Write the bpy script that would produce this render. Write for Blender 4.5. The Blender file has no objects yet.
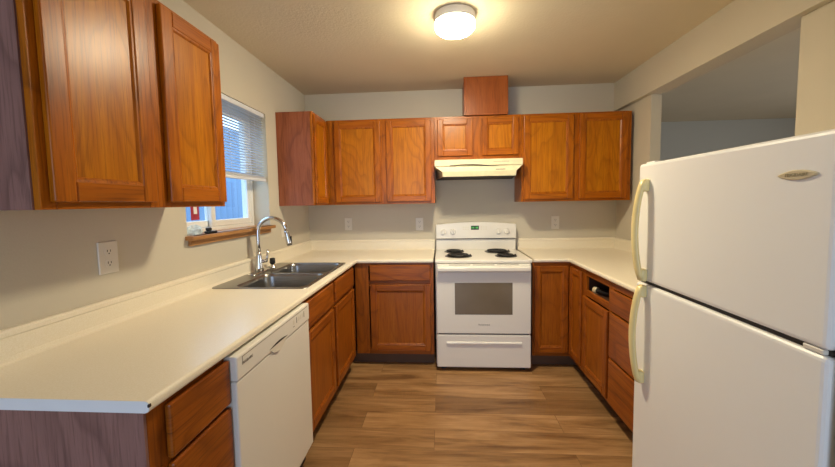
import bpy, bmesh, math, random
from mathutils import Vector, Matrix
random.seed(4)
C = bpy.context.scene.collection
SC = bpy.context.scene

# ------------------------------------------------------------------ camera, world, lights, exposure
XL, XR = -1.2856, 1.72          # left and right kitchen walls (back wall is y = 0)
ZC = 2.463                      # ceiling
def make_camera():
    yaw, pitch, roll, f, ppy = 0.0692, 0.0703, 0.0170, 355.453, 227.445
    fw = Vector((-math.sin(yaw)*math.cos(pitch), math.cos(yaw)*math.cos(pitch), -math.sin(pitch)))
    r0 = Vector((math.cos(yaw), math.sin(yaw), 0)); d0 = fw.cross(r0)
    r = r0*math.cos(roll) + d0*math.sin(roll); d = -r0*math.sin(roll) + d0*math.cos(roll)
    cam = bpy.data.cameras.new('camera'); o = bpy.data.objects.new('camera', cam); C.objects.link(o)
    u = -d
    o.matrix_world = Matrix(((r.x, u.x, -fw.x, 0.0595), (r.y, u.y, -fw.y, -3.5207), (r.z, u.z, -fw.z, 1.3828), (0, 0, 0, 1)))
    cam.sensor_fit = 'HORIZONTAL'; cam.sensor_width = 36
    cam.lens = 36*f/835
    cam.shift_y = (ppy - 233.5)/835
    cam.clip_start = 0.02
    SC.camera = o
make_camera()

world = bpy.data.worlds.new('dusk_sky'); SC.world = world; world.use_nodes = True
wb = world.node_tree.nodes['Background']
wb.inputs['Color'].default_value = (0.42, 0.68, 1.0, 1); wb.inputs['Strength'].default_value = 4.4

def area(name, loc, rot, sx, sy, power, col):
    l = bpy.data.lights.new(name, 'AREA'); l.shape = 'RECTANGLE'; l.size = sx; l.size_y = sy
    l.energy = power; l.color = col
    o = bpy.data.objects.new(name, l); C.objects.link(o); o.location = loc; o.rotation_euler = rot
    return o
# area light for daylight from behind the camera, set before an opaque panel
area('patio_daylight', (-0.6, -6.56, 1.15), (math.radians(90), 0, 0), 2.6, 2.0, 85, (0.52, 0.70, 1.0))
# added fill light that brightens the room beyond the pass-through
area('side_room_fill', (5.9, -1.5, 1.3), (0, math.radians(90), 0), 1.4, 1.4, 60, (0.85, 0.92, 1.0))
LAMP = 275.0
VS = SC.view_settings
VS.view_transform = 'Standard'; VS.look = 'None'; VS.gamma = 1; VS.use_curve_mapping = False
VS.exposure = 0.0

# ------------------------------------------------------------------ materials
def lin(r, g, b):
    f = lambda c: (c/12.92 if c <= .04045 else ((c+.055)/1.055)**2.4)
    return (f(r/255), f(g/255), f(b/255), 1)
class NT:
    def __init__(s, name):
        s.m = bpy.data.materials.new(name); s.m.use_nodes = True
        s.t = s.m.node_tree; s.b = s.t.nodes['Principled BSDF']
    def n(s, typ, **k):
        x = s.t.nodes.new(typ)
        for a, v in k.items(): setattr(x, a, v)
        return x
    def l(s, a, b): s.t.links.new(a, b)
    def setin(s, node, key, v):
        if hasattr(v, 'links') or isinstance(v, bpy.types.NodeSocket): s.l(v, node.inputs[key])
        else: node.inputs[key].default_value = v
    def math(s, op, a, b=0.0):
        x = s.n('ShaderNodeMath', operation=op); s.setin(x, 0, a); s.setin(x, 1, b); return x.outputs[0]
    def noise(s, vec, scale, detail=3, rough=.55, dist=0.0):
        x = s.n('ShaderNodeTexNoise'); s.l(vec, x.inputs['Vector'])
        x.inputs['Scale'].default_value = scale; x.inputs['Detail'].default_value = detail
        x.inputs['Roughness'].default_value = rough; x.inputs['Distortion'].default_value = dist
        return x.outputs['Fac']
    def ramp(s, fac, stops):
        x = s.n('ShaderNodeValToRGB'); s.l(fac, x.inputs[0]); e = x.color_ramp.elements
        e[0].position, e[0].color = stops[0]; e[1].position, e[1].color = stops[-1]
        for p, c in stops[1:-1]:
            k = e.new(p); k.color = c
        return x.outputs[0]
    def mix(s, fac, a, b, mode='MIX'):
        x = s.n('ShaderNodeMix', data_type='RGBA', blend_type=mode)
        s.setin(x, 0, fac); s.setin(x, 6, a); s.setin(x, 7, b); return x.outputs[2]
    def coord(s, scale=(1, 1, 1), rnd=True, kind='Object'):
        tc = s.n('ShaderNodeTexCoord'); v = tc.outputs[kind]
        if rnd:
            oi = s.n('ShaderNodeObjectInfo')
            cx = s.n('ShaderNodeCombineXYZ')
            s.l(s.math('MULTIPLY', oi.outputs['Random'], 31.7), cx.inputs[0])
            s.l(s.math('MULTIPLY', oi.outputs['Random'], 17.3), cx.inputs[1])
            s.l(s.math('MULTIPLY', oi.outputs['Random'], 23.9), cx.inputs[2])
            ad = s.n('ShaderNodeVectorMath', operation='ADD'); s.l(v, ad.inputs[0]); s.l(cx.outputs[0], ad.inputs[1]); v = ad.outputs[0]
        mp = s.n('ShaderNodeMapping'); s.l(v, mp.inputs[0]); mp.inputs['Scale'].default_value = scale
        return mp.outputs[0]
    def bump(s, h, strength, dist=.002):
        x = s.n('ShaderNodeBump'); s.l(h, x.inputs['Height']); x.inputs['Strength'].default_value = strength
        x.inputs['Distance'].default_value = dist; s.l(x.outputs[0], s.b.inputs['Normal'])

def wood(name, dark, mid, light, horiz=False, rough=.32, rings=11, vein=.5):
    w = NT(name)
    st = (1, 1, .30) if not horiz else (.16, .16, 1)
    fine = (1, 1, .035) if not horiz else (.03, .03, 1)
    v = w.coord(st); vf = w.coord(fine)
    big = w.noise(v, 3.6, 2, .45, .3)
    ring = w.math('FRACT', w.math('MULTIPLY', big, rings))
    ringc = w.ramp(ring, [(0, (0, 0, 0, 1)), (.18, (.55, .55, .55, 1)), (.55, (1, 1, 1, 1)), (.9, (.8, .8, .8, 1)), (1, (0, 0, 0, 1))])
    pores = w.noise(vf, 150, 3, .7)
    streak = w.noise(vf, 34, 3, .6)
    base = w.ramp(streak, [(.3, mid), (.72, light)])
    c1 = w.mix(w.math('MULTIPLY', w.math('SUBTRACT', 1.0, ringc), vein), base, dark)
    pm = w.ramp(pores, [(.36, (1, 1, 1, 1)), (.5, (0, 0, 0, 1))])
    c2 = w.mix(w.math('MULTIPLY', pm, .55), c1, dark)
    w.l(c2, w.b.inputs['Base Color'])
    w.b.inputs['Roughness'].default_value = rough
    w.b.inputs['Specular IOR Level'].default_value = .3
    w.bump(pores, .12, .001)
    return w.m
def plain(name, col, rough=.4, metal=0.0, spec=.5, noise=None, bump=None, vary=.06, coat=0):
    w = NT(name)
    w.b.inputs['Roughness'].default_value = rough; w.b.inputs['Metallic'].default_value = metal
    w.b.inputs['Specular IOR Level'].default_value = spec
    if coat: w.b.inputs['Coat Weight'].default_value = coat
    v = w.coord(rnd=False)
    n = w.noise(v, noise or 6, 3)
    a = tuple(c*(1-vary) for c in col[:3])+(1,); b = tuple(min(1, c*(1+vary)) for c in col[:3])+(1,)
    w.l(w.ramp(n, [(.3, a), (.7, b)]), w.b.inputs['Base Color'])
    if bump:
        w.bump(w.noise(v, bump[0], 2), bump[1], bump[2])
    return w.m
M = {}
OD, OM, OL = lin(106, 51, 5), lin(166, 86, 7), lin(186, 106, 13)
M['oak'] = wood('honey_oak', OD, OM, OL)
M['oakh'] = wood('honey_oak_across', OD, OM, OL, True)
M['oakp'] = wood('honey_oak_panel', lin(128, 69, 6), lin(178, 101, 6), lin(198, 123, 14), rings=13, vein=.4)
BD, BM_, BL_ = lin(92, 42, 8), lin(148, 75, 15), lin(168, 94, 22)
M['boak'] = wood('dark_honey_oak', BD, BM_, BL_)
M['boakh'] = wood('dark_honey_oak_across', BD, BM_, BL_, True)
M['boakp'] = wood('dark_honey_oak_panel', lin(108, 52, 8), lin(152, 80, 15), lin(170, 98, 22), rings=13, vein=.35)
M['endp'] = wood('reddish_laminate', lin(98, 68, 62), lin(138, 100, 92), lin(154, 114, 106), rough=.45, rings=9, vein=.5)
M['rendp'] = wood('red_laminate', lin(104, 54, 34), lin(152, 84, 54), lin(172, 102, 70), rough=.45, rings=9, vein=.5)
M['duct'] = wood('duct_veneer', lin(104, 50, 18), lin(148, 76, 30), lin(164, 90, 40), vein=.35)
M['rawoak'] = wood('sill_oak', lin(132, 84, 42), lin(172, 120, 68), lin(190, 140, 86), True, .5, vein=.3)
M['inside'] = plain('cabinet_inside', lin(70, 42, 26), .7)
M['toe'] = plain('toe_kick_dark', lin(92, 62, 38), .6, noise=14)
M['wall'] = plain('wall_paint', lin(204, 196, 178), .75, spec=.25, noise=1.5, vary=.02, bump=(160, .22, .002))
M['wallside'] = plain('side_room_paint', lin(186, 184, 174), .8, spec=.25, noise=1.5, vary=.02, bump=(160, .2, .002))
M['ceil'] = plain('ceiling_paint', lin(222, 210, 184), .85, spec=.2, noise=2, vary=.02, bump=(70, .5, .004))
M['white'] = plain('appliance_enamel', lin(232, 228, 219), .28, spec=.5, noise=2, vary=.01)
M['fridge'] = plain('fridge_enamel', lin(243, 242, 238), .36, spec=.45, noise=2, vary=.01, bump=(420, .12, .001))
M['offwhite'] = plain('white_plastic', lin(226, 220, 206), .4, noise=5, vary=.02)
M['cream'] = plain('yellowed_plastic', lin(238, 218, 154), .35, noise=8, vary=.04)
M['hood'] = plain('hood_enamel', lin(236, 226, 186), .4, noise=18, vary=.07)
M['vinyl'] = plain('window_vinyl', lin(236, 234, 228), .4, noise=3, vary=.02)
M['black'] = plain('black_iron', lin(22, 21, 21), .5, noise=30)
M['darkgap'] = plain('dark_gasket', lin(52, 48, 44), .7)
M['ovenglass'] = plain('oven_glass', lin(116, 104, 88), .12, spec=.6, noise=3, vary=.08)
M['chrome'] = plain('chrome', (.62, .62, .62, 1), .16, 1.0)
M['pan'] = plain('drip_pan', lin(70, 64, 60), .3, .8)
M['greytext'] = plain('grey_print', lin(140, 132, 120), .5)
M['brass'] = plain('badge_champagne', lin(206, 192, 158), .45, .15)
M['badgetext'] = plain('badge_print', lin(170, 154, 118), .5)
M['lampmetal'] = plain('lamp_collar', lin(246, 240, 226), .4)
M['chip'] = plain('chipped_edge', lin(60, 45, 34), .8)
M['bag'] = plain('crinkled_film', lin(205, 222, 238), .35, noise=40, vary=.3, bump=(60, .8, .01))
M['red'] = plain('red_print', lin(170, 50, 66), .5, noise=50, vary=.2)
M['blind'] = plain('blind_slat', lin(222, 226, 234), .5, noise=4, vary=.03)

def mk_steel():
    w = NT('brushed_steel'); v = w.coord((1, 60, 60), False)
    n = w.noise(v, 8, 3)
    w.l(w.ramp(n, [(.3, (.24, .235, .23, 1)), (.7, (.34, .335, .325, 1))]), w.b.inputs['Base Color'])
    w.b.inputs['Metallic'].default_value = 1; w.b.inputs['Roughness'].default_value = .3
    return w.m
M['steel'] = mk_steel()
def mk_counter():
    w = NT('cream_laminate'); v = w.coord(rnd=False)
    sp = w.noise(v, 260, 2, .7); cl = w.noise(v, 5, 4)
    c = w.ramp(sp, [(.35, lin(236, 226, 202)), (.55, lin(242, 233, 213)), (.75, lin(246, 239, 223))])
    c = w.mix(w.math('MULTIPLY', cl, .3), c, lin(236, 224, 198))
    w.l(c, w.b.inputs['Base Color']); w.b.inputs['Roughness'].default_value = .3
    return w.m
M['counter'] = mk_counter()
M['endcap'] = plain('daylit_laminate_cap', lin(232, 234, 236), .4, noise=6, vary=.02)  # whiter than the cream slab: daylight painted into the cap colour
def mk_floor():
    w = NT('vinyl_plank'); v = w.coord(rnd=False)
    def brick(c1, c2, mortar, msize):
        b = w.n('ShaderNodeTexBrick'); w.l(v, b.inputs['Vector'])
        b.offset = .37; b.offset_frequency = 2; b.squash = 1
        for k, val in (('Color1', c1), ('Color2', c2), ('Mortar', mortar), ('Scale', 1.0), ('Mortar Size', msize), ('Mortar Smooth', .1), ('Bias', 0.0), ('Brick Width', 1.22), ('Row Height', .181)):
            b.inputs[k].default_value = val
        return b
    b = brick((0, 0, 0, 1), (1, 1, 1, 1), (.5, .5, .5, 1), .0011)
    rnd = w.n('ShaderNodeSeparateColor'); w.l(b.outputs['Color'], rnd.inputs[0]); rv = rnd.outputs[0]
    cx = w.n('ShaderNodeCombineXYZ'); w.l(w.math('MULTIPLY', rv, 40.0), cx.inputs[0]); w.l(w.math('MULTIPLY', rv, 13.0), cx.inputs[2])
    ad = w.n('ShaderNodeVectorMath', operation='ADD'); w.l(v, ad.inputs[0]); w.l(cx.outputs[0], ad.inputs[1])
    mp = w.n('ShaderNodeMapping'); w.l(ad.outputs[0], mp.inputs[0]); mp.inputs['Scale'].default_value = (.13, 1, 1)
    mg = w.n('ShaderNodeMapping'); w.l(ad.outputs[0], mg.inputs[0]); mg.inputs['Scale'].default_value = (.05, 1, 1)
    big = w.noise(mp.outputs[0], 13, 4, .6, .5); fine = w.noise(mg.outputs[0], 90, 3, .65)
    c = w.ramp(big, [(.30, lin(124, 88, 54)), (.46, lin(164, 124, 80)), (.68, lin(192, 150, 104))])
    f = w.ramp(fine, [(.3, (.72, .68, .64, 1)), (.62, (1, 1, 1, 1))])
    c = w.mix(.6, c, f, 'MULTIPLY')
    tone = w.ramp(rv, [(0, (.60, .56, .52, 1)), (1, (1.0, 1.0, 1.0, 1))])
    c = w.mix(1.0, c, tone, 'MULTIPLY')
    c = w.mix(w.math('MULTIPLY', b.outputs['Fac'], .65), c, lin(70, 46, 28))
    w.l(c, w.b.inputs['Base Color']); w.b.inputs['Roughness'].default_value = .42
    w.bump(fine, .08, .001)
    return w.m
M['floor'] = mk_floor()
def mk_emit(name, col, s):
    w = NT(name); w.b.inputs['Base Color'].default_value = col
    w.b.inputs['Emission Color'].default_value = col; w.b.inputs['Emission Strength'].default_value = s
    return w.m
M['lamp'] = mk_emit('lamp_globe_glass', (1.0, .87, .61, 1), LAMP)
M['lamprim'] = mk_emit('lamp_glass_rim', (1.0, .88, .60, 1), 42.0)
M['display'] = mk_emit('green_digits', (.10, .55, .12, 1), .35)
def mk_glass():
    w = NT('window_glass'); t = w.t
    out = t.nodes['Material Output']; tr = w.n('ShaderNodeBsdfTransparent'); gl = w.n('ShaderNodeBsdfGlossy')
    gl.inputs['Roughness'].default_value = .02; mx = w.n('ShaderNodeMixShader'); mx.inputs[0].default_value = .06
    w.l(tr.outputs[0], mx.inputs[1]); w.l(gl.outputs[0], mx.inputs[2]); w.l(mx.outputs[0], out.inputs[0])
    return w.m
M['glass'] = mk_glass()
def mk_siding():
    w = NT('blue_grey_siding'); v = w.coord(rnd=False)
    wv = w.n('ShaderNodeTexWave', wave_type='BANDS', bands_direction='Y', wave_profile='SAW'); w.l(v, wv.inputs['Vector'])
    wv.inputs['Scale'].default_value = 1.1; wv.inputs['Distortion'].default_value = 0
    w.l(w.ramp(wv.outputs['Fac'], [(.0, lin(74, 92, 114)), (.08, lin(100, 122, 146)), (1, lin(110, 132, 156))]), w.b.inputs['Base Color'])
    w.b.inputs['Roughness'].default_value = .8
    return w.m
M['siding'] = mk_siding()
M['ground'] = plain('outdoor_gravel', lin(110, 112, 110), .9, noise=30, vary=.2)

# ------------------------------------------------------------------ mesh helpers
class MB:
    def __init__(s): s.bm = bmesh.new()
    def face(s, pts, mi=0, smooth=False):
        f = s.bm.faces.new([s.bm.verts.new(p) for p in pts]); f.material_index = mi; f.smooth = smooth; return f
    def merge(s, tb, mi=None, smooth=False, mat=None):
        mp = {}
        for v in tb.verts: mp[v] = s.bm.verts.new(mat @ v.co if mat else v.co)
        for f in tb.faces:
            try: g = s.bm.faces.new([mp[v] for v in f.verts])
            except ValueError: continue
            g.material_index = f.material_index if mi is None else mi; g.smooth = smooth or f.smooth
        tb.free()
    def box(s, x0, x1, y0, y1, z0, z1, mi=0, bev=0.0, seg=1, mat=None):
        if x0 > x1: x0, x1 = x1, x0
        if y0 > y1: y0, y1 = y1, y0
        tb = bmesh.new(); r = bmesh.ops.create_cube(tb, size=1)
        for v in r['verts']:
            v.co = Vector((x0 if v.co.x < 0 else x1, y0 if v.co.y < 0 else y1, z0 if v.co.z < 0 else z1))
        if bev:
            bev = min(bev, .49*min(x1-x0, y1-y0, z1-z0))
            bmesh.ops.bevel(tb, geom=tb.edges[:], offset=bev, segments=seg, profile=.5, affect='EDGES')
        s.merge(tb, mi, smooth=False, mat=mat)
    def loft(s, loops, mi=0, smooth=True, close=True, cap0=False, cap1=False):
        vs = [[s.bm.verts.new(p) for p in L] for L in loops]; n = len(vs[0])
        for a, b in zip(vs, vs[1:]):
            for i in range(n if close else n-1):
                j = (i+1) % n
                f = s.bm.faces.new((a[i], a[j], b[j], b[i])); f.material_index = mi; f.smooth = smooth
        if cap0: f = s.bm.faces.new(vs[0][::-1]); f.material_index = mi
        if cap1: f = s.bm.faces.new(vs[-1]); f.material_index = mi
    def tube(s, pts, rad, seg=12, mi=0, caps=True, flat=1.0):
        pts = [Vector(p) for p in pts]; n = len(pts)
        rad = rad if isinstance(rad, (list, tuple)) else [rad]*n
        loops = []; prev = None
        for i, p in enumerate(pts):
            t = (pts[min(i+1, n-1)]-pts[max(i-1, 0)]).normalized()
            if prev is None:
                a = Vector((0, 0, 1)) if abs(t.z) < .9 else Vector((0, 1, 0))
                u = t.cross(a).normalized()
            else: u = (prev - t*prev.dot(t)).normalized()
            w = t.cross(u); prev = u
            loops.append([p + (u*math.cos(k*2*math.pi/seg) + w*flat*math.sin(k*2*math.pi/seg))*rad[i] for k in range(seg)])
        s.loft(loops, mi, True, True, caps, caps)
    def lathe(s, prof, c, axis='z', seg=24, mi=0, cap0=True, cap1=True):
        c = Vector(c); loops = []
        for r, h in prof:
            L = []
            for k in range(seg):
                a = 2*math.pi*k/seg; x, y = r*math.cos(a), r*math.sin(a)
                L.append(c + {'z': Vector((x, y, h)), 'x': Vector((h, x, y)), 'y': Vector((x, h, y))}[axis])
            loops.append(L)
        s.loft(loops, mi, True, True, cap0, cap1)
    def prism(s, poly, axis, a, b, mi=0, bev=0.0, seg=1):
        # poly: 2-D points in the plane across axis; axis x: (y,z), y: (x,z), z: (x,y)
        put = {'x': lambda p, h: (h, p[0], p[1]), 'y': lambda p, h: (p[0], h, p[1]), 'z': lambda p, h: (p[0], p[1], h)}[axis]
        tb = bmesh.new()
        A = [tb.verts.new(put(p, a)) for p in poly]; B = [tb.verts.new(put(p, b)) for p in poly]
        tb.faces.new(A[::-1]); tb.faces.new(B); n = len(poly)
        for i in range(n): tb.faces.new((A[i], A[(i+1) % n], B[(i+1) % n], B[i]))
        if bev: bmesh.ops.bevel(tb, geom=tb.edges[:], offset=bev, segments=seg, profile=.5, affect='EDGES')
        s.merge(tb, mi)
    def build(s, name, mats, parent=None, shift=None, smooth_angle=None):
        bm = s.bm
        bmesh.ops.remove_doubles(bm, verts=bm.verts[:], dist=1e-5)
        bmesh.ops.recalc_face_normals(bm, faces=bm.faces[:])
        if shift is None and parent is not None:
            p = parent; shift = Vector((0, 0, 0))
            while p: shift = shift + Vector(p.location); p = p.parent
        if shift is not None: bmesh.ops.translate(bm, verts=bm.verts[:], vec=-Vector(shift))
        me = bpy.data.meshes.new(name); bm.to_mesh(me); bm.free()
        for m in (mats if isinstance(mats, (list, tuple)) else [mats]): me.materials.append(M[m] if isinstance(m, str) else m)
        o = bpy.data.objects.new(name, me); C.objects.link(o)
        if parent is not None: o.parent = parent
        return o
def thing(name, label, cat, loc, group=None):
    o = bpy.data.objects.new(name, None); C.objects.link(o); o.location = loc; o.empty_display_size = .1
    o['label'] = label; o['category'] = cat
    if group: o['group'] = group
    return o
def tag(o, label, cat, group=None):
    o['label'] = label; o['category'] = cat
    if group: o['group'] = group
    return o
def struct(name, mb, mat, parent=None):
    o = mb.build(name, mat, parent); o['kind'] = 'structure'; return o
def one(mb, name, mat, label, cat, origin, group=None):
    o = mb.build(name, mat, None, shift=origin); o.location = origin
    return tag(o, label, cat, group)
def text_mesh(mb, body, size, mat4, mi=0, depth=.0006):
    cu = bpy.data.curves.new('lettering', 'FONT'); cu.body = body; cu.size = size; cu.extrude = depth
    cu.align_x = 'CENTER'; cu.align_y = 'CENTER'; cu.resolution_u = 2
    ob = bpy.data.objects.new('lettering', cu); C.objects.link(ob)
    dg = bpy.context.evaluated_depsgraph_get()
    me = bpy.data.meshes.new_from_object(ob.evaluated_get(dg))
    tb = bmesh.new(); tb.from_mesh(me); mb.merge(tb, mi, mat=mat4)
    bpy.data.objects.remove(ob); bpy.data.curves.remove(cu); bpy.data.meshes.remove(me)

class Face:
    """A cabinet front: 'B' looks to -y, 'L' looks to +x, 'R' looks to -x.  u runs along the front, d out of it."""
    def __init__(s, kind, plane): s.k, s.p = kind, plane
    def pt(s, u, d, z):
        return {'B': (u, s.p-d, z), 'L': (s.p+d, u, z), 'R': (s.p-d, u, z)}[s.k]
    def box(s, mb, u0, u1, d0, d1, z0, z1, mi=0, bev=0.0, seg=1):
        a, b = s.pt(u0, d0, z0), s.pt(u1, d1, z1)
        mb.box(a[0], b[0], a[1], b[1], min(z0, z1), max(z0, z1), mi, bev, seg)

def door(F, u0, u1, z0, z1, parent, w=.052, name='door', d0=.0005, th=.019):
    mb = MB(); d1 = d0+th
    F.box(mb, u0, u0+w, d0, d1, z0, z1, 0, .004, 2); F.box(mb, u1-w, u1, d0, d1, z0, z1, 0, .004, 2)
    F.box(mb, u0+w, u1-w, d0, d1, z0, z0+w, 1, .0035, 1); F.box(mb, u0+w, u1-w, d0, d1, z1-w, z1, 1, .0035, 1)
    # bead sloping down to the panel
    rings = []
    for a, d in ((w-.001, d1-.003), (w+.006, d1-.004), (w+.013, d1-.010)):
        rings.append([F.pt(u0+a, d, z0+a), F.pt(u1-a, d, z0+a), F.pt(u1-a, d, z1-a), F.pt(u0+a, d, z1-a)])
    mb.loft(rings, 0, False)
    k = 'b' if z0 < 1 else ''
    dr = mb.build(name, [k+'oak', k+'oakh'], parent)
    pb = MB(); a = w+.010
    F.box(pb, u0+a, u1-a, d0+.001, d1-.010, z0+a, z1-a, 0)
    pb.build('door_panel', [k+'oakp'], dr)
    return dr
def slab(F, u0, u1, z0, z1, parent, name='drawer'):
    mb = MB(); F.box(mb, u0, u1, .0005, .0195, z0, z1, 0, .006, 2)
    return mb.build(name, ['boakh'], parent)
def carcass(F, u0, u1, z0, z1, depth, parent, t=.016, ends=(), shelf=None):
    mb = MB(); f = -.0195
    F.box(mb, u0, u0+t, f, -depth, z0, z1); F.box(mb, u1-t, u1, f, -depth, z0, z1)
    F.box(mb, u0+t, u1-t, f, -depth, z0, z0+t); F.box(mb, u0+t, u1-t, f, -depth, z1-t, z1)
    F.box(mb, u0+t, u1-t, -depth+.006, -depth, z0+t, z1-t)
    if shelf: F.box(mb, u0+t, u1-t, f, -depth+.006, shelf-t, shelf)
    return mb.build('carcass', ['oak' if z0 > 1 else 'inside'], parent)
def frame(F, u0, u1, z0, z1, stiles, rails, parent, th=.019):
    """stiles: list of (ua,ub); rails: list of (za,zb) or (za,zb,ua,ub)"""
    mb = MB()
    for a, b in stiles: F.box(mb, a, b, -th, 0, z0, z1, 0, .0015)
    st = sorted(stiles)
    for r in rails:
        if len(r) == 4: F.box(mb, r[2], r[3], -th, -.0003, r[0], r[1], 1, .001); continue
        for (a0, a1), (b0, b1) in zip(st, st[1:]): F.box(mb, a1, b0, -th, -.0003, r[0], r[1], 1, .001)
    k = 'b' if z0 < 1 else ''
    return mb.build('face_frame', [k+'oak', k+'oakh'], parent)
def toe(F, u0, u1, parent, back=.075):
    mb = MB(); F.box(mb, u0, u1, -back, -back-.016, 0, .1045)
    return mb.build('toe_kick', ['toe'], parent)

# ------------------------------------------------------------------ the room
Y0 = -6.6
mb = MB(); mb.box(XL-.21, 6.1, Y0-.1, 2.0, -.1, 0); struct('floor', mb, 'floor')
mb = MB(); mb.box(XL-.21, 6.1, Y0-.1, 2.0, ZC, ZC+.1); struct('ceiling', mb, 'ceil')
WY0, WY1, WZ0, WZ1 = -1.735, -.822, 1.213, 2.080
mb = MB(); a, b = XL-.21, XL
mb.box(a, b, Y0, WY0, 0, ZC); mb.box(a, b, WY1, .12, 0, ZC); mb.box(a, b, WY0, WY1, 0, WZ0); mb.box(a, b, WY0, WY1, WZ1, ZC)
struct('wall_left', mb, 'wall')
mb = MB(); mb.box(XL, 1.80, 0, .12, 0, ZC); struct('wall_back', mb, 'wall')
mb = MB()
mb.box(XR, 1.80, -.53, 0, 0, 2.205); mb.box(XR, 1.80, -1.705, -.53, 0, 1.08); mb.box(XR, 1.80, Y0, -1.705, 0, 2.205)
struct('wall_right', mb, 'wall')
mb = MB(); mb.box(1.68, 1.82, Y0, 0, 2.205, ZC); struct('trim_1', mb, 'wall')
mb = MB(); mb.box(.878, XR, -2.875, -2.752, 0, 2.205); mb.box(.878, 1.68, -2.875, -2.752, 2.205, ZC); struct('wall_stub', mb, 'wall')
mb = MB(); mb.box(1.80, 6.1, 1.85, 1.95, 0, ZC); mb.box(1.70, 1.80, .12, 1.95, 0, ZC); mb.box(6.0, 6.1, Y0, 1.85, 0, ZC); struct('wall_far', mb, 'wallside')
# wall behind the camera with an opening, closed by the opaque panel below
mb = MB()
mb.box(.75, 6.1, Y0-.1, Y0, 0, ZC); mb.box(XL-.21, .75, Y0-.1, Y0, 2.15, ZC); mb.box(XL-.21, .75, Y0-.1, Y0, 0, .12)
struct('wall_front', mb, 'wall')
mb = MB(); mb.box(XL-.2, .748, Y0-.06, Y0-.02, .122, 2.148); struct('sky_block_panel', mb, 'vinyl')  # unseen opaque panel added to shut sky light out of the opening

# ------------------------------------------------------------------ window, blind, outdoors
wx = XL-.085
win = bpy.data.objects.new('window_1', None); C.objects.link(win); win.location = (XL-.16, (WY0+WY1)/2, WZ0); win['kind'] = 'structure'
mb = MB(); fx0, fx1 = XL-.200, XL-.125; fw = .034
mb.box(fx0, fx1, WY0+.001, WY0+fw, WZ0+.001, WZ1-.001, 0, .003); mb.box(fx0, fx1, WY1-fw, WY1-.001, WZ0+.001, WZ1-.001, 0, .003)
mb.box(fx0, fx1, WY0+fw, WY1-fw, WZ0+.001, WZ0+fw, 0, .003); mb.box(fx0, fx1, WY0+fw, WY1-fw, WZ1-fw, WZ1-.001, 0, .003)
o = mb.build('window_frame', 'vinyl', win); o['kind'] = 'structure'
def sash(y0, y1, x0, x1, w=.042):
    mb = MB(); z0, z1 = WZ0+fw+.001, WZ1-fw-.001
    mb.box(x0, x1, y0, y0+w, z0, z1, 0, .004); mb.box(x0, x1, y1-w, y1, z0, z1, 0, .004)
    mb.box(x0, x1, y0+w, y1-w, z0, z0+w, 0, .004); mb.box(x0, x1, y0+w, y1-w, z1-w, z1, 0, .004)
    s = mb.build('sash', 'vinyl', win); s['kind'] = 'structure'
    g = MB(); xm = (x0+x1)/2; g.box(xm-.002, xm+.002, y0+w-.005, y1-w+.005, z0+w-.005, z1-w+.005)
    q = g.build('pane', 'glass', s); q['kind'] = 'structure'
sash(-1.335, WY1-fw-.001, XL-.153, XL-.128)
sash(WY0+fw+.001, -1.285, XL-.184, XL-.159)
mb = MB(); mb.box(XL-.124, XL+.045, WY0+.001, WY1-.001, WZ0, WZ0+.012, 0, .003)
mb.box(XL+.0005, XL+.048, -1.755, -.825, WZ0-.010, WZ0+.012, 0, .004, 2)
mb.box(XL+.0005, XL+.018, -1.735, -.845, WZ0-.042, WZ0-.010, 0, .003)
o = mb.build('window_sill', 'rawoak', None); o['kind'] = 'structure'

bl = thing('window_blind', 'white horizontal mini blind half raised in the window above the sink', 'blind', (XL-.024, (WY0+WY1)/2, 1.56))
mb = MB(); by0, by1 = WY0+.012, WY1-.012
mb.box(XL-.043, XL-.005, by0, by1, WZ1-.034, WZ1-.002, 0, .003); mb.build('headrail', 'blind', bl)
mb = MB(); z = 1.604; ang = .10
while z < WZ1-.045:
    s_, c_ = math.sin(ang)*.0125, math.cos(ang)*.0125; xm = XL-.024
    pts = [(-c_, -s_), (0, .0022), (c_, s_)]
    for (xa, za), (xb, zb) in zip(pts, pts[1:]):
        mb.face([(xm+xa, by0, z+za), (xm+xb, by0, z+zb), (xm+xb, by1, z+zb), (xm+xa, by1, z+za)], 0, True)
    z += .0185
mb.build('slats', 'blind', bl)
mb = MB(); mb.box(XL-.039, XL-.009, by0, by1, 1.562, 1.582, 0, .004, 2)
for k in range(4): mb.box(XL-.036, XL-.012, by0, by1, 1.5835+k*.0042, 1.586+k*.0042, 0, .0006)
mb.build('bottom_rail', 'blind', bl)
for y in (by0+.13, (by0+by1)/2, by1-.13):
    mb = MB(); mb.tube([(XL-.013, y, 1.57), (XL-.013, y, WZ1-.03)], .0012, 6); mb.build('ladder_cord', 'blind', bl)

# things on the sill
mb = MB(); rr = random.Random(9); loops = []
for i, (h, s_) in enumerate(((0, .9), (.012, 1.05), (.03, .95), (.045, .7), (.052, .35))):
    loops.append([(XL-.02+.028*s_*math.cos(k*math.pi/7)*rr.uniform(.75, 1.15), -1.655+.062*s_*math.sin(k*math.pi/7)*rr.uniform(.75, 1.15), WZ0+.0122+h*rr.uniform(.85, 1.1) if i else WZ0+.0122) for k in range(14)])
mb.loft(loops, 0, False, True, True, True)
one(mb, 'plastic_bag', 'bag', 'crumpled pale blue and white plastic bag on the window sill', 'bag', (XL-.02, -1.655, WZ0+.0122))
t = thing('plastic_clip', 'small black plastic object lying on the window sill', 'clip', (XL+.01, -1.545, WZ0+.0122))
mb = MB(); mb.box(XL-.012, XL+.024, -1.585, -1.515, WZ0+.0122, WZ0+.026, 0, .004, 2); mb.build('base', 'black', t)
mb = MB(); mb.box(XL-.008, XL+.012, -1.58, -1.545, WZ0+.026, WZ0+.046, 0, .006, 2); mb.build('grip', 'black', t)
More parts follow.
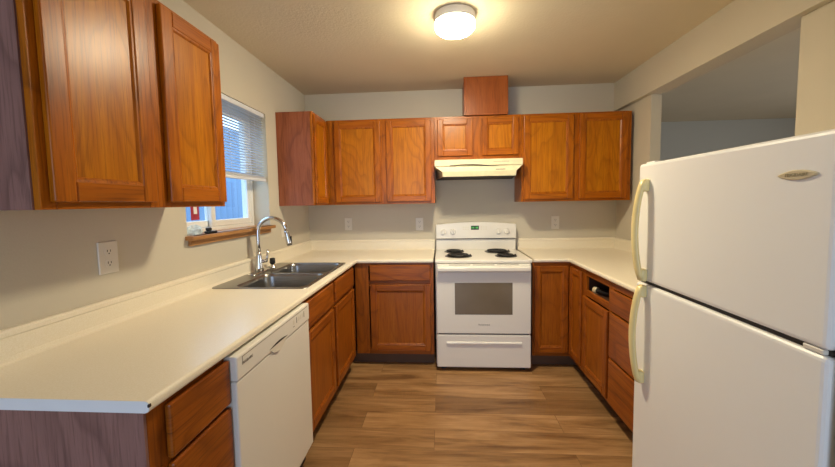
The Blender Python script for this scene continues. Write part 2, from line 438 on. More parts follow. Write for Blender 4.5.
t = thing('window_sticker', 'small red and white sticker on the left window pane', 'sticker', (XL-.169, -1.43, 1.298))
mb = MB(); mb.box(XL-.1695, XL-.1687, -1.470, -1.395, 1.298, 1.425); mb.build('sticker_face', 'red', t)
mb = MB(); mb.box(XL-.1687, XL-.1682, -1.445, -1.415, 1.335, 1.425); mb.build('sticker_label', 'vinyl', t)

# outdoors beyond the window
mb = MB(); mb.box(-6.3, -6.1, -5.5, 9, 0, 3.6)
nh = mb.build('neighbour_house', 'siding', None, shift=(-6.2, 0, 0)); nh.location = (-6.2, 0, 0)
tag(nh, 'blue grey board sided house wall seen through the sink window', 'house')
mb = MB(); mb.box(-6.1, -6.06, 2.35, 2.6, 0, 3.6); mb.build('corner_board', 'vinyl', nh, shift=(-6.2, 0, 0))
mb = MB(); mb.box(-14, XL-.21, -12, 14, -.3, -.02); struct('ground', mb, 'ground')

# ------------------------------------------------------------------ countertops
def slab_cells(mb, xs, ys, inside, z0, z1, front):
    """solid slab over the grid cells that are inside; front(x0,y0,x1,y1) says which border edges get the rolled edge"""
    tb = bmesh.new(); top, bot = {}, {}
    def v(d, i, j, z):
        if (i, j) not in d: d[(i, j)] = tb.verts.new((xs[i], ys[j], z))
        return d[(i, j)]
    cells = {(i, j) for i in range(len(xs)-1) for j in range(len(ys)-1) if inside((xs[i]+xs[i+1])/2, (ys[j]+ys[j+1])/2)}
    for i, j in cells:
        q = [(i, j), (i+1, j), (i+1, j+1), (i, j+1)]
        tb.faces.new([v(top, a, b, z1) for a, b in q]); tb.faces.new([v(bot, a, b, z0) for a, b in q[::-1]])
        for (a, b), nb in (((q[0], q[1]), (i, j-1)), ((q[1], q[2]), (i+1, j)), ((q[2], q[3]), (i, j+1)), ((q[3], q[0]), (i-1, j))):
            if nb not in cells:
                tb.faces.new((v(bot, *a, z0), v(bot, *b, z0), v(top, *b, z1), v(top, *a, z1)))
    bmesh.ops.recalc_face_normals(tb, faces=tb.faces[:])
    ed = [e for e in tb.edges if abs(e.verts[0].co.z-e.verts[1].co.z) < 1e-6 and front(e.verts[0].co, e.verts[1].co)]
    bmesh.ops.bevel(tb, geom=ed, offset=.0115, segments=4, profile=.5, affect='EDGES')
    for f in tb.faces:
        if abs(f.normal.z) < .98 and f.calc_area() > 0 and len(f.verts) == 4: f.smooth = False
    mb.merge(tb)
YN = -2.741; CX = XL+.635; XO0, XO1 = -.017, .790
SX0, SX1, SY0, SY1 = -1.255, -.700, -1.625, -.780       # sink outline
ct = thing('countertop', 'cream laminate countertop with the steel sink, left of the stove', 'countertop', (XL+.3, -1.4, .885))
mb = MB()
cut = .018
slab_cells(mb, [XL+.001, SX0+cut, SX1-cut, CX, XO0], [YN, SY0+cut, SY1-cut, -.635, -.001],
           lambda x, y: (x < CX or y > -.635) and not (SX0+cut < x < SX1-cut and SY0+cut < y < SY1-cut), .885, .915,
           lambda a, b: (abs(a.x-CX) < 1e-4 and abs(b.x-CX) < 1e-4 and max(a.y, b.y) < -.63) or (abs(a.y+.635) < 1e-4 and abs(b.y+.635) < 1e-4 and min(a.x, b.x) > CX-1e-3))
mb.build('counter_slab', 'counter', ct)
def splash_poly(sign, base):   # profile across the splash: 0 = wall, out = room side
    return [(0, .9152), (.034, .9152), (.024, .921), (.0195, .934), (.0195, .992), (.024, .998), (.024, 1.010), (.018, 1.017), (0, 1.017)]
mb = MB()
mb.prism([(XL+.001+o_, z) for o_, z in splash_poly(1, 0)], 'y', YN, -.0255)
mb.prism([(-.001-o_, z) for o_, z in splash_poly(1, 0)], 'x', XL+.001, XO0)
mb.build('backsplash', 'counter', ct)
mb = MB(); mb.prism([(XL+.001, .885), (CX-.011, .885), (CX-.003, .889), (CX, .900), (CX-.003, .911), (CX-.011, .9149), (XL+.001, .9149)], 'y', YN-.0015, YN-.0002)
o = mb.build('end_cap', 'endcap', ct); o['label'] = 'pale end cap of the countertop facing the viewer'
mb = MB(); mb.box(CX-.005, CX+.0012, YN-.003, YN+.006, .899, .908, 0, .002); o = mb.build('edge_chip', 'chip', ct); o['label'] = 'dark chipped spot at the counter corner'

XRI = 1.0646; YE = -1.955
cr = thing('countertop', 'cream laminate countertop right of the stove, running to the fridge', 'countertop', (1.4, -.9, .885))
mb = MB()
slab_cells(mb, [XO1, XRI, XR-.001], [YE, -.635, -.001], lambda x, y: x > XRI or y > -.635, .885, .915,
           lambda a, b: (abs(a.x-XRI) < 1e-4 and abs(b.x-XRI) < 1e-4 and max(a.y, b.y) < -.63) or (abs(a.y+.635) < 1e-4 and abs(b.y+.635) < 1e-4 and max(a.x, b.x) < XRI+1e-3))
mb.build('counter_slab', 'counter', cr)
mb = MB()
mb.prism([(-.001-o_, z) for o_, z in splash_poly(1, 0)], 'x', XO1, XR-.001)
mb.prism([(XR-.001-o_, z) for o_, z in splash_poly(1, 0)], 'y', YE, -.0255)
mb.build('backsplash', 'counter', cr)

# ------------------------------------------------------------------ base cabinets
ZB, ZT = .105, .8845
FLp, FBp, FRp = XL+.61, -.61, 1.09
FL, FB, FR = Face('L', FLp), Face('B', FBp), Face('R', FRp)
gb = 'oak base cabinets'
# near left: drawer base
t = thing('drawer_cabinet', 'oak drawer cabinet at the near end of the left counter, beside the dishwasher', 'cabinet', (XL+.3, -2.56, 0), gb)
u0, u1 = -2.732, -2.412
carcass(FL, u0+.006, u1, ZB, ZT, .606, t); frame(FL, u0+.006, u1, ZB, ZT, [(u0+.006, u0+.075), (u1-.022, u1)], [(ZB, .15), (.69, .73), (.40, .42), (.855, ZT)], t)
for z0, z1 in ((.717, .866), (.412, .703), (.135, .398)): slab(FL, -2.672, u1+.002, z0, z1, t)
toe(FL, u0+.006, u1, t)
mb = MB(); mb.box(XL+.002, FLp, u0-.002, u0+.0055, 0, ZT); o = mb.build('end_panel', 'endp', t); o['label'] = 'flat wood grain laminate end panel'
# sink base
t = thing('sink_cabinet', 'double door oak base cabinet under the sink, right of the dishwasher', 'cabinet', (XL+.3, -1.2, 0), gb)
u0, u1 = -1.745, -.700
mb = MB(); F = FL; tt = .016
F.box(mb, u0, u0+tt, -.0195, -.606, ZB, ZT); F.box(mb, u1-tt, u1, -.0195, -.606, ZB, ZT); F.box(mb, u0+tt, u1-tt, -.0195, -.606, ZB, ZB+tt); F.box(mb, u0+tt, u1-tt, -.600, -.606, ZB+tt, ZT)
mb.build('carcass', 'inside', t)
frame(FL, u0, u1, ZB, ZT, [(u0, u0+.035), (-1.265, -1.215), (u1-.045, u1)], [(ZB, .155), (.69, .73), (.85, ZT)], t)
for a, b in ((u0+.012, -1.262), (-1.222, u1-.030)):
    slab(FL, a, b, .722, .866, t, 'false_drawer_front'); door(FL, a, b, .140, .695, t)
toe(FL, u0, u1, t)
# blind corner + door left of the stove
t = thing('corner_cabinet', 'oak base cabinet with one drawer and one door, left of the stove', 'cabinet', (-.4, -.3, 0), gb)
u0, u1 = FLp+.0005, XO0
carcass(FB, u0, u1, ZB, ZT, .606, t)
frame(FB, u0, u1, ZB, ZT, [(u0, -.560), (u1-.035, u1)], [(ZB, .155), (.69, .735), (.855, ZT)], t)
slab(FB, -.548, -.042, .735, .868, t); door(FB, -.548, -.042, .140, .703, t)
toe(FB, FLp-.075, u1, t)
# lazy susan corner right of the stove
t = thing('corner_cabinet', 'oak corner base cabinet with a folding door, right of the stove', 'cabinet', (1.3, -.3, 0), gb)
mb = MB()
mb.box(XO1, XO1+.016, -.5905, -.004, ZB, ZT); mb.box(XO1+.016, XR-.004, -.010, -.004, ZB, ZT); mb.box(XO1+.016, 1.70, -.59, -.010, ZB, ZB+.016)
mb.box(1.11, XR-.004, -.872, -.858, ZB, ZT); mb.box(1.11, 1.70, -.858, -.59, ZB, ZB+.016)
mb.build('carcass', 'inside', t)
mb = MB()
FB.box(mb, XO1, XO1+.018, -.019, 0, ZB, ZT, 0, .001); FB.box(mb, XO1+.018, FRp+.019, -.019, -.0003, .848, ZT, 1); FB.box(mb, XO1+.018, FRp+.019, -.019, -.0003, ZB, .148, 1)
FR.box(mb, -.873, -.858, -.019, 0, ZB, ZT, 0, .001); FR.box(mb, -.858, -.6105, -.019, -.0003, .848, ZT, 1); FR.box(mb, -.858, -.6105, -.019, -.0003, ZB, .148, 1)
mb.build('face_frame', ['boak', 'boakh'], t)
door(FB, .802, FRp-.021, .138, .853, t, .045); door(FR, -.866, -.632, .138, .853, t, .045)
toe(FB, XO1, FRp+.09, t); toe(FR, -.873, -.700, t)
# door cabinet with the missing drawer front
t = thing('base_cabinet', 'oak base cabinet with an empty drawer opening above its door, right side', 'cabinet', (1.4, -1.09, 0), gb)
u0, u1 = -1.305, -.874
carcass(FR, u0, u1, ZB, ZT, .626, t, shelf=.722)
frame(FR, u0, u1, ZB, ZT, [(u0, u0+.034), (u1-.050, u1)], [(ZB, .150), (.695, .735), (.838, ZT)], t)
door(FR, u0+.016, u1-.028, .130, .688, t)
toe(FR, u0, u1, t)
# drawer stack beside the fridge
t = thing('drawer_cabinet', 'oak three drawer base cabinet between the empty opening and the fridge', 'cabinet', (1.4, -1.6, 0), gb)
u0, u1 = -1.950, -1.306
carcass(FR, u0, u1, ZB, ZT, .626, t)
frame(FR, u0, u1, ZB, ZT, [(u0, u0+.03), (u1-.03, u1)], [(ZB, .14), (.69, .72), (.40, .43), (.84, ZT)], t)
for z0, z1 in ((.708, .838), (.418, .696), (.122, .406)): slab(FR, u0+.012, u1-.010, z0, z1, t)
toe(FR, u0, u1, t)
# cylinder lying in the empty drawer opening
t = thing('flashlight', 'dark cylinder with a shiny pale end lying in the empty drawer opening', 'flashlight', (1.16, -1.06, .7225))
mb = MB(); d = Vector((.35, -.94, 0)).normalized(); p0 = Vector((1.128, -.972, .7465))
mb.tube([p0+d*.03, p0+d*.05, p0+d*.22, p0+d*.225], [.019, .0185, .0185, .015], 18); mb.build('barrel', 'black', t)
mb = MB(); mb.tube([p0-d*.004, p0, p0+d*.028, p0+d*.030], [.018, .0235, .0235, .019], 20); mb.build('head', 'brass', t)
mb = MB(); mb.tube([p0-d*.0055, p0-d*.0042], [.010, .014], 16); mb.build('lens', 'chrome', t)

# ------------------------------------------------------------------ upper cabinets
gu = 'oak wall cabinets'
UZ0, UZ1 = 1.372, 2.134
# near left
xf = XL+.305; F = Face('L', xf); y0, y1 = -2.668, -1.873
t = thing('wall_cabinet', 'large double door oak wall cabinet in the near left corner, beside the window', 'cabinet', (XL, y0, 1.380), gu)
z0, z1 = 1.380, 2.146
carcass(F, y0+.006, y1, z0, z1, .303, t)
frame(F, y0+.004, y1, z0, z1, [(y0+.004, y0+.045), (-2.314, -2.215), (y1-.03, y1)], [(z0, z0+.035), (z1-.04, z1)], t)
door(F, y0+.026, -2.298, z0+.020, z1-.018, t, .058); door(F, -2.232, y1-.012, z0+.020, z1-.018, t, .058)
mb = MB(); mb.box(XL+.0015, xf-.019, y0, y0+.0055, z0, z1); o = mb.build('end_panel', 'endp', t); o['label'] = 'purplish brown laminate side panel'
# corner cabinet on the left wall
F = Face('L', xf); y0 = -.653
t = thing('wall_cabinet', 'narrow corner oak wall cabinet with reddish side, right of the window', 'cabinet', (XL, y0, UZ0), gu)
carcass(F, y0+.006, -.004, UZ0, UZ1, .303, t)
frame(F, y0, -.306, UZ0, UZ1, [(y0, y0+.032), (-.352, -.3255)], [(UZ0, UZ0+.03), (UZ1-.03, UZ1)], t)
door(F, y0+.014, -.346, UZ0+.016, UZ1-.020, t, .05)
mb = MB(); mb.box(XL+.0015, xf-.019, y0, y0+.0055, UZ0, UZ1); o = mb.build('end_panel', 'rendp', t); o['label'] = 'reddish brown laminate side panel'
# back wall, left double
F = Face('B', -.305)
def back_double(name, label, u0, u1, z0, z1, doors, st):
    t = thing(name, label, 'cabinet', ((u0+u1)/2, -.16, z0), gu)
    carcass(F, u0, u1, z0, z1, .302, t)
    frame(F, u0, u1, z0, z1, st, [(z0, z0+.032), (z1-.032, z1)], t)
    for a, b, c, d in doors: door(F, a, b, c, d, t, .05)
    return t
back_double('wall_cabinet', 'double door oak wall cabinet on the back wall, left of the range hood', xf+.0005, -.001, UZ0, UZ1,
            [(-.905, -.487, UZ0+.022, UZ1-.022), (-.432, -.032, UZ0+.022, UZ1-.022)], [(xf+.0005, -.885), (-.505, -.415), (-.05, -.001)])
back_double('wall_cabinet', 'short double door oak wall cabinet above the range hood', 0, .762, 1.754, UZ1,
            [(.028, .338, 1.788, UZ1-.022), (.418, .735, 1.788, UZ1-.022)], [(0, .045), (.32, .435), (.72, .762)])
back_double('wall_cabinet', 'double door oak wall cabinet on the back wall, right of the range hood', .763, 1.690, UZ0, UZ1,
            [(.782, 1.203, UZ0+.022, UZ1-.016), (1.252, 1.655, UZ0+.022, UZ1-.016)], [(.763, .80), (1.185, 1.27), (1.635, 1.690)])
# duct cover on top
t = thing('duct_cover', 'upright wooden box covering the vent duct on top of the cabinets', 'duct cover', (.45, -.17, UZ1))
mb = MB(); mb.box(.268, .640, -.314, -.004, UZ1+.0005, ZC-.001, 0, .001); mb.build('box', 'duct', t)
mb = MB(); mb.box(.262, .283, -.330, -.3145, UZ1+.0005, ZC-.0015, 0, .002); mb.box(.2835, .643, -.330, -.3145, UZ1+.0005, ZC-.0015, 0, .002); mb.build('front_panel', 'duct', t)

# ------------------------------------------------------------------ range hood
t = thing('range_hood', 'cream range hood with grimy marks under the short cabinet', 'range hood', (.38, -.22, 1.59))
def hood_mesh():
    mb = MB(); x0, x1 = .002, .744; yb, yf = -.003, -.435
    mb.prism([(yb, 1.7535), (-.30, 1.7535), (yf, 1.742), (yf-.008, 1.735), (yf-.008, 1.690), (yf, 1.684), (yb, 1.684)], 'x', x0, x1, 0)
    top = [(x0+.004, yf, 1.684), (x1-.004, yf, 1.684), (x1-.004, yb, 1.684), (x0+.004, yb, 1.684)]
    bot = [(x0+.066, yf-.006, 1.640), (x1-.050, yf-.006, 1.640), (x1-.004, yb, 1.640), (x0+.004, yb, 1.640)]
    b2 = [(x0+.070, yf+.004, 1.598), (x1-.054, yf+.004, 1.598), (x1-.004, yb, 1.598), (x0+.004, yb, 1.598)]
    mb.loft([top, bot, b2], 0, False)
    return mb
hood_mesh().build('shell', 'hood', t)
mb = MB(); mb.prism([(.072, -.428), (.688, -.428), (.738, -.006), (.008, -.006)], 'z', 1.594, 1.5978); mb.build('underside', 'darkgap', t)
mb = MB(); L = []
for k in range(13):
    u = k/12; x = .13+.42*u; z = 1.6815+.006*math.sin(u*math.pi*1.5); L.append((x, -.4430, z+.008))
mb.tube(L, [.001+.0042*math.sin(math.pi*min(1, .1+k/13)) for k in range(13)], 8); o = mb.build('grime_streak', 'chip', t); o['label'] = 'dark greasy streak along the hood front'
mb = MB(); mb.box(.52, .60, -.4412, -.4385, 1.650, 1.656, 0); mb.build('hood_label', 'greytext', t)
mb = MB(); mb.box(.50, .63, -.4440, -.4428, 1.716, 1.7185, 0); mb.build('hood_scratch', 'greytext', t)

# ------------------------------------------------------------------ stove
RX0, RX1 = .002, .764
t = thing('stove', 'white freestanding electric range with coil burners under the range hood', 'stove', (.383, -.35, 0))
mb = MB(); mb.box(RX0, RX1, -.652, -.02, .045, .890, 0, .003); mb.build('body', 'white', t)
for x in (RX0+.04, RX1-.08):
    for y in (-.62, -.08):
        mb = MB(); mb.box(x, x+.04, y-.02, y+.02, 0, .0445); mb.build('foot', 'black', t)
mb = MB(); mb.box(RX0-.004, RX1+.004, -.692, -.055, .8905, .9185, 0, .009, 3); ck = mb.build('cooktop', 'white', t)
# backguard: riser + control panel with a gently arched top
mb = MB(); mb.box(RX0, RX1-.005, -.086, -.02, .9187, 1.022, 0, .002)
arch = [(RX0-.001, 1.030)]+[(RX0-.001+(RX1-RX0-.003)*k/16, 1.164+.022*math.sin(math.pi*k/16)) for k in range(17)]+[(RX1-.004, 1.030)]
mb.prism(arch, 'y', -.108, -.02, 0, .004, 2)
mb.build('backguard', 'white', t)
mb = MB(); mb.box(RX0+.002, RX1-.007, -.088, -.03, 1.0222, 1.0298); mb.build('backguard_gap', 'darkgap', t)
for x in (.072, .162, .592, .672):
    mb = MB(); mb.lathe([(.026, -.1083), (.0255, -.120), (.021, -.123)], (x, 0, 1.098), 'y', 20); mb.box(x-.005, x+.005, -.137, -.122, 1.077, 1.119, 0, .002); mb.build('knob', 'white', t)
mb = MB(); mb.box(.334, .410, -.1086, -.107, 1.113, 1.152, 0, .003); dp = mb.build('display', 'black', t)
mb = MB()
for x in (.346, .362, .384, .398):
    mb.box(x-.004, x+.003, -.1094, -.1088, 1.124, 1.143)
mb.build('digits', 'display', dp)
for x in (.265, .287, .309, .435, .457, .479):
    for z in (1.118, 1.138):
        mb = MB(); mb.box(x-.008, x+.006, -.1090, -.1078, z-.005, z+.006); mb.build('button', 'offwhite', t)
for x, y, r in ((.170, -.212, .080), (.197, -.482, .104), (.565, -.228, .104), (.595, -.497, .080)):
    mb = MB(); mb.lathe([(r+.012, .9187), (r+.011, .9215), (r+.002, .9222), (r-.004, .9205)], (x, y, 0), 'z', 36)
    bn = mb.build('burner', 'pan', t)
    mb = MB(); pts = []
    turns = 4 if r > .09 else 3
    for k in range(turns*24+1):
        a = k*2*math.pi/24; q = .018+(r-.022)*k/(turns*24); pts.append((x+q*math.cos(a), y+q*math.sin(a), .9305))
    pts.append((x+r, y-.01, .926))
    mb.tube(pts, .0066, 7); mb.build('coil', 'black', bn)
# oven door
mb = MB(); mb.box(RX0+.006, RX1-.006, -.697, -.6525, .3165, .886, 0, .008, 2); od = mb.build('oven_door', 'white', t)
mb = MB(); mb.box(.155, .612, -.6985, -.6965, .476, .735, 0, .0008); mb.build('oven_window', 'ovenglass', od)
mb = MB(); mb.prism([(-.697, .868), (-.728, .872), (-.742, .862), (-.742, .838), (-.733, .826), (-.722, .826), (-.722, .845), (-.697, .850)], 'x', RX0+.020, RX1-.020, 0, .003, 2)
for x in (RX0+.020, RX1-.075): mb.box(x, x+.055, -.735, -.6965, .818, .866, 0, .008, 2)
mb.build('door_handle', 'white', od)
mb = MB()
for k in range(3): mb.box(.11+k*.19, .11+k*.19+.17, -.6978, -.6962, .8775, .8815)
mb.build('vent_slot', 'greytext', od)
mb = MB(); text_mesh(mb, 'FRIGIDAIRE', .0185, Matrix.Translation((.386, -.6975, .392)) @ Matrix.Rotation(math.pi/2, 4, 'X')); mb.build('badge', 'greytext', od)
mb = MB(); mb.box(RX0+.004, RX1-.004, -.694, -.6525, .034, .3085, 0, .010, 2)
dw = mb.build('storage_drawer', 'white', t)
mb = MB(); mb.prism([(-.6935, .252), (-.7035, .246), (-.7055, .238), (-.700, .229), (-.6935, .226)], 'x', .085, .685, 0); mb.build('drawer_handle', 'white', dw)
mb = MB(); mb.box(RX0+.02, RX1-.02, -.685, -.6535, .3090, .3162); mb.build('door_gap', 'black', t)

# ------------------------------------------------------------------ dishwasher
t = thing('dishwasher', 'white built-in dishwasher under the left counter', 'dishwasher', (XL+.33, -2.07, 0))
y0, y1 = -2.408, -1.750; xd = XL+.647
mb = MB(); mb.box(XL+.03, xd-.046, y0+.004, y1-.004, .02, .868); mb.build('tub', 'darkgap', t)
mb = MB(); mb.box(xd-.045, xd, y0+.002, y1-.002, .118, .7855, 0, .005, 2)
dd = mb.build('door', 'white', t)
mb = MB(); mb.box(xd-.045, xd+.004, y0+.002, y1-.002, .7875, .874, 0, .006, 2); cp = mb.build('control_panel', 'white', t)
mb = MB(); mb.box(xd+.0038, xd+.0046, y0+.035, y1-.03, .861, .8635); mb.box(xd+.0038, xd+.0046, y0+.035, y0+.038, .838, .8635); mb.build('panel_line', 'greytext', cp)
mb = MB(); ya, yb_ = -2.185, -2.015; L = []
outer = [(ya+(yb_-ya)*k/14, .803-.034*math.sin(math.pi*k/14)) for k in range(15)]
rim = [(xd+.0052, y, z) for y, z in outer]; inn = [(xd+.0045, y, min(.803, z+.004)) for y, z in outer]; topl = [(xd+.0052, y, .8035) for y, z in outer]
mb.loft([topl, rim], 0, True, False); mb.build('handle_pocket', 'offwhite', cp)
mb = MB(); mb.loft([[(xd+.0054, ya+(yb_-ya)*k/10, .8035+.009*math.sin(math.pi*k/10)) for k in range(11)], [(xd+.0054, ya+(yb_-ya)*k/10, .8030) for k in range(11)]], 0, False, False); mb.build('handle_shadow_gap', 'darkgap', cp)
RM = Matrix.Rotation(math.pi/2, 4, 'Z') @ Matrix.Rotation(math.pi/2, 4, 'X')
mb = MB(); text_mesh(mb, 'FRIGIDAIRE', .0135, Matrix.Translation((xd+.0045, -2.340, .838)) @ RM); mb.build('badge', 'greytext', cp)
for y in (-1.945, -1.885, -1.862, -1.839):
    mb = MB(); mb.box(xd+.0035, xd+.0052, y-.007, y+.007, .826, .846, 0, .001); mb.build('button', 'offwhite', cp)
for q in ((-1.915, -1.91, .822, .850), (-1.826, -1.821, .822, .850), (-1.952, -1.938, .814, .817)):
    mb = MB(); mb.box(xd+.0038, xd+.0048, *q); mb.build('button_mark', 'greytext', cp)
mb = MB(); mb.box(XL+.535, XL+.551, y0+.002, y1-.002, 0, .112); mb.build('toe_panel', 'black', t)

# ------------------------------------------------------------------ sink and faucet
t = thing('sink', 'double bowl stainless steel sink set in the left counter', 'sink', ((SX0+SX1)/2, (SY0+SY1)/2, .9155))
def rrect(x0, x1, y0, y1, r, z, n=5):
    out = []
    for cx_, cy_, a0 in ((x1-r, y1-r, 0), (x0+r, y1-r, 90), (x0+r, y0+r, 180), (x1-r, y0+r, 270)):
        for k in range(n+1):
            a = math.radians(a0+90*k/n); out.append((cx_+r*math.cos(a), cy_+r*math.sin(a), z))
    return out
bowls = [(SX0+.120, SX1-.022, SY0+.024, -1.218), (SX0+.120, SX1-.022, -1.188, SY1-.028)]
mb = MB(); bm = mb.bm; loops = [rrect(SX0, SX1, SY0, SY1, .03, .9195)]+[rrect(*b, .055, .9195) for b in bowls]
es = []
for L in loops:
    vs = [bm.verts.new(p) for p in L]
    es += [bm.edges.new((vs[i], vs[(i+1) % len(vs)])) for i in range(len(vs))]
bmesh.ops.triangle_fill(bm, use_beauty=True, use_dissolve=False, edges=es)
mb.loft([rrect(SX0, SX1, SY0, SY1, .03, .9195), rrect(SX0-.002, SX1+.002, SY0-.002, SY1+.002, .032, .9155)], 0)
mb.build('rim', 'steel', t)
for b in bowls:
    mb = MB(); L = []
    for ins, z, r in ((0, .9195, .055), (.004, .915, .055), (.008, .895, .055), (.014, .78, .06), (.022, .752, .07), (.05, .742, .08)):
        L.append(rrect(b[0]+ins, b[1]-ins, b[2]+ins, b[3]-ins, r, z))
    mb.loft(L, 0, True, True, False, True); bo = mb.build('bowl', 'steel', t)
    mb = MB(); mb.lathe([(.045, .7425), (.043, .7445), (.036, .7440), (.012, .743)], ((b[0]+b[1])/2, (b[2]+b[3])/2, 0), 'z', 24); mb.build('drain', 'chrome', bo)
# faucet
fx, fy, fz = -1.205, -1.165, .9197
t = thing('faucet', 'tall chrome gooseneck pull-down faucet standing behind the sink', 'faucet', (fx, fy, fz))
mb = MB(); mb.loft([rrect(fx-.028, fx+.028, fy-.125, fy+.125, .027, fz), rrect(fx-.028, fx+.028, fy-.125, fy+.125, .027, fz+.005), rrect(fx-.024, fx+.024, fy-.120, fy+.120, .023, fz+.008)], 0, True, True, True, True); mb.build('deck_plate', 'chrome', t)
mb = MB(); mb.lathe([(.027, fz+.008), (.026, fz+.03), (.021, fz+.06), (.019, fz+.11), (.0145, fz+.125), (.0135, fz+.14)], (fx, fy, 0), 'z', 24); mb.build('base', 'chrome', t)
pts = [(fx, fy, fz+.13), (fx, fy, fz+.20), (fx, fy, fz+.275)]
for k in range(1, 16):
    a = math.pi*k/15*.97; pts.append((fx+.098-.098*math.cos(a), fy+.012*k/15, fz+.275+.098*math.sin(a)))
mb = MB(); mb.tube(pts, .0132, 14); mb.build('spout', 'chrome', t)
e = Vector(pts[-1]); dn = (Vector(pts[-1])-Vector(pts[-2])).normalized()
mb = MB(); mb.tube([e, e+dn*.012, e+dn*.035, e+dn*.085, e+dn*.100], [.0135, .016, .0165, .0205, .0195], 16); sh = mb.build('spray_head', 'chrome', t)
mb = MB(); c = e+dn*.06+Vector((.019, 0, 0)); mb.box(c.x-.004, c.x+.004, c.y-.008, c.y+.008, c.z-.022, c.z+.022, 0, .003, 2); mb.tube([e+dn*.1002, e+dn*.103], [.016, .014], 14); mb.build('spray_button', 'black', sh)
mb = MB(); mb.tube([(fx+.012, fy+.005, fz+.075), (fx+.045, fy+.012, fz+.078)], [.013, .011], 12); mb.tube([(fx+.043, fy+.012, fz+.070), (fx+.050, fy+.014, fz+.10), (fx+.056, fy+.018, fz+.155)], [.009, .0075, .006], 10); mb.build('lever', 'chrome', t)
# small dispenser on the sink deck
t = thing('soap_dispenser', 'short dark and chrome dispenser beside the faucet on the sink deck', 'dispenser', (-1.2, -.985, .9197))
mb = MB(); mb.lathe([(.024, .9197), (.023, .925), (.017, .930), (.016, .950)], (-1.2, -.985, 0), 'z', 20); mb.build('collar', 'chrome', t)
mb = MB(); mb.lathe([(.019, .950), (.020, .956), (.019, .985), (.015, .990)], (-1.2, -.985, 0), 'z', 20); mb.build('cap', 'black', t)

# ------------------------------------------------------------------ outlets
def outlet(kind, u, z, label, w=.074, h=.124, plane=0.0, blank=False):
    F = Face(kind, plane); p = F.pt(u, 0, z-h/2)
    t = thing('electrical_outlet', label, 'outlet', p, 'electrical outlets')
    mb = MB(); F.box(mb, u-w/2, u+w/2, .0003, .0065, z-h/2, z+h/2, 0, .0025, 2); mb.build('cover_plate', 'offwhite', t)
    if blank: return t
    for s_ in (-1, 1):
        zc = z+s_*.0235
        mb = MB(); P = []
        for k in range(20):
            a = 2*math.pi*k/20; P.append((u+.0172*math.cos(a), max(-.0145, min(.0145, .0175*math.sin(a)))+zc))
        L0 = [F.pt(a, .0064, b) for a, b in P]; L1 = [F.pt(a, .0082, b) for a, b in P]
        mb.loft([L0, L1], 0, False, True, False, True); rc = mb.build('receptacle', 'offwhite', t)
        mb = MB()
        for q in (-.0065, .0065): F.box(mb, u+q-.0013, u+q+.0013, .0080, .0086, zc-.001, zc+.008)
        F.box(mb, u-.0024, u+.0024, .0080, .0086, zc-.0095, zc-.005); mb.build('slot', 'darkgap', rc)
    return t
outlet('L', -2.19, 1.183, 'white outlet on the left wall under the near wall cabinet', .084, .128, XL)
outlet('L', -.60, 1.172, 'pale wall plate on the left wall between faucet and corner', .075, .124, XL, True)
outlet('B', -.880, 1.177, 'white outlet on the back wall nearest the left corner', plane=0)
outlet('B', -.163, 1.168, 'white outlet on the back wall just left of the stove', plane=0)
outlet('B', 1.152, 1.166, 'white outlet on the back wall right of the stove', plane=0)
outlet('R', -.325, 1.172, 'pale outlet on the right wall next to the fridge handle', plane=XR)

# ------------------------------------------------------------------ ceiling lamp
lx, ly = .147, -1.372
t = thing('ceiling_light', 'round glowing flush mount ceiling light', 'ceiling light', (lx, ly, ZC))
mb = MB(); mb.lathe([(.114, ZC-.0005), (.117, ZC-.006), (.118, ZC-.045), (.113, ZC-.048)], (lx, ly, 0), 'z', 40); mb.build('collar', 'lampmetal', t)
mb = MB(); mb.lathe([(.112, ZC-.0485), (.1165, ZC-.052), (.1165, ZC-.066), (.112, ZC-.080)], (lx, ly, 0), 'z', 40, cap0=True, cap1=False); mb.build('glass_rim', 'lamprim', t)
mb = MB(); mb.lathe([(.112, ZC-.0802), (.095, ZC-.096), (.064, ZC-.106), (.03, ZC-.110), (.004, ZC-.111)], (lx, ly, 0), 'z', 40, cap0=False); mb.build('globe', 'lamp', t)

# ------------------------------------------------------------------ fridge
t = thing('refrigerator', 'white top-freezer refrigerator standing against the right wall', 'refrigerator', (1.25, -2.37, 0))
y0, y1 = -2.7346, -1.990; xf = .868; ztop = 1.5216
mb = MB(); mb.box(.932, 1.64, y0+.004, y1-.004, .03, ztop-.012, 0, .006, 2); mb.build('body', 'fridge', t)
for x in (.97, 1.56):
    for y in (y0+.05, y1-.05):
        mb = MB(); mb.lathe([(.022, 0), (.022, .0295)], (x, y, 0), 'z', 14); mb.build('foot', 'black', t)
mb = MB(); mb.box(xf, .924, y0, y1, 1.0525, ztop, 0, .012, 3); fd = mb.build('freezer_door', 'fridge', t)
mb = MB(); mb.box(xf, .924, y0, y1, .10, 1.0395, 0, .012, 3); ld = mb.build('fresh_food_door', 'fridge', t)
mb = MB(); mb.box(.9245, .9315, y0+.015, y1-.015, .105, ztop-.016); mb.box(.882, .931, y0+.004, y1-.012, 1.0400, 1.0520); mb.build('door_gasket', 'darkgap', t)
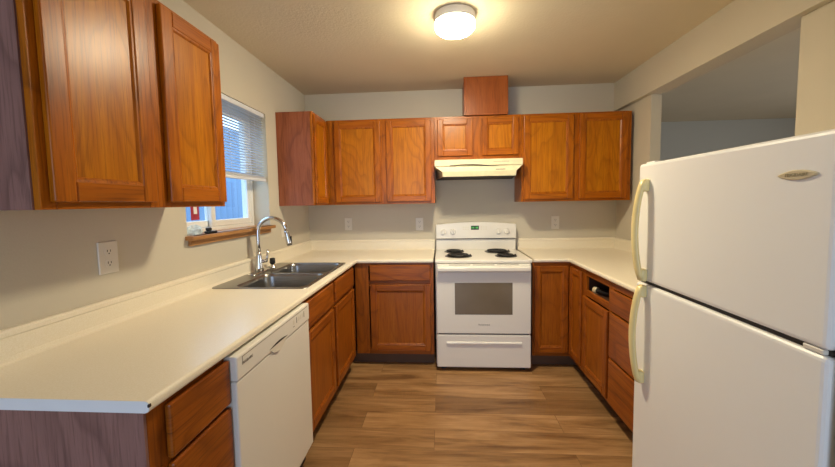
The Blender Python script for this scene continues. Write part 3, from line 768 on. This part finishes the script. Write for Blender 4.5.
mb = MB(); mb.box(.940, 1.60, y0+.02, y1-.02, .035, .094); mb.box(.905, .9315, y0+.02, y1-.02, .02, .094); mb.build('toe_grille', 'darkgap', t)
mb = MB(); mb.box(.872, .905, y0+.012, y0+.058, 1.0402, 1.0518, 0, .002); mb.build('hinge', 'offwhite', t)
mb = MB(); mb.box(.89, .96, y1-.07, y1-.01, ztop, ztop+.008, 0, .003) ; mb.build('hinge_cover', 'fridge', t)
yh = y1-.070
def handle(za, zb, parent, flip):
    mb = MB(); pts = []; n = 18
    for k in range(n+1):
        u = k/n; z = za+(zb-za)*u
        b = math.sin(math.pi*(u*.86+.07))
        b = max(0, b-.19)/.81
        pts.append((xf-.014-.026*(b**.62 if b > 0 else 0), yh+.012*b, z))
    loops = []
    for k, p in enumerate(pts):
        e = min(1, min(k, n-k)/2.0+.35); wx_, wy_ = .011, .018*(.75+.25*e)
        loops.append([(p[0]+wx_*math.cos(a), p[1]+wy_*math.sin(a), p[2]) for a in [2*math.pi*q/14 for q in range(14)]])
    mb.loft(loops, 0, True, True, True, True)
    for z0_, z1_ in ((za-.004, za+.045), (zb-.045, zb+.004)): mb.box(xf-.022, xf+.0005, yh-.014, yh+.016, z0_, z1_, 0, .006, 2)
    return mb.build('door_handle', 'cream', parent)
handle(1.058, 1.455, fd, 1); handle(.640, 1.034, ld, -1)
mb = MB(); L0 = []; yb, zb = -2.650, 1.4305
def lens_loop(s_, d):
    out = []
    for k in range(28):
        a = 2*math.pi*k/28; cx_, sz = math.cos(a), math.sin(a)
        out.append((xf-d, yb+.047*s_*cx_, zb+.0115*s_*sz*(1-.45*abs(cx_)**2)))
    return out
mb.loft([lens_loop(1, -.0005), lens_loop(1, .003), lens_loop(.88, .0045)], 0, True, True, True, True); bd = mb.build('badge', 'brass', fd)
mb = MB(); text_mesh(mb, 'FRIGIDAIRE', .0105, Matrix.Translation((xf-.0048, yb, zb)) @ Matrix.Rotation(-math.pi/2, 4, 'Z') @ Matrix.Rotation(math.pi/2, 4, 'X')); mb.build('badge_lettering', 'badgetext', bd)
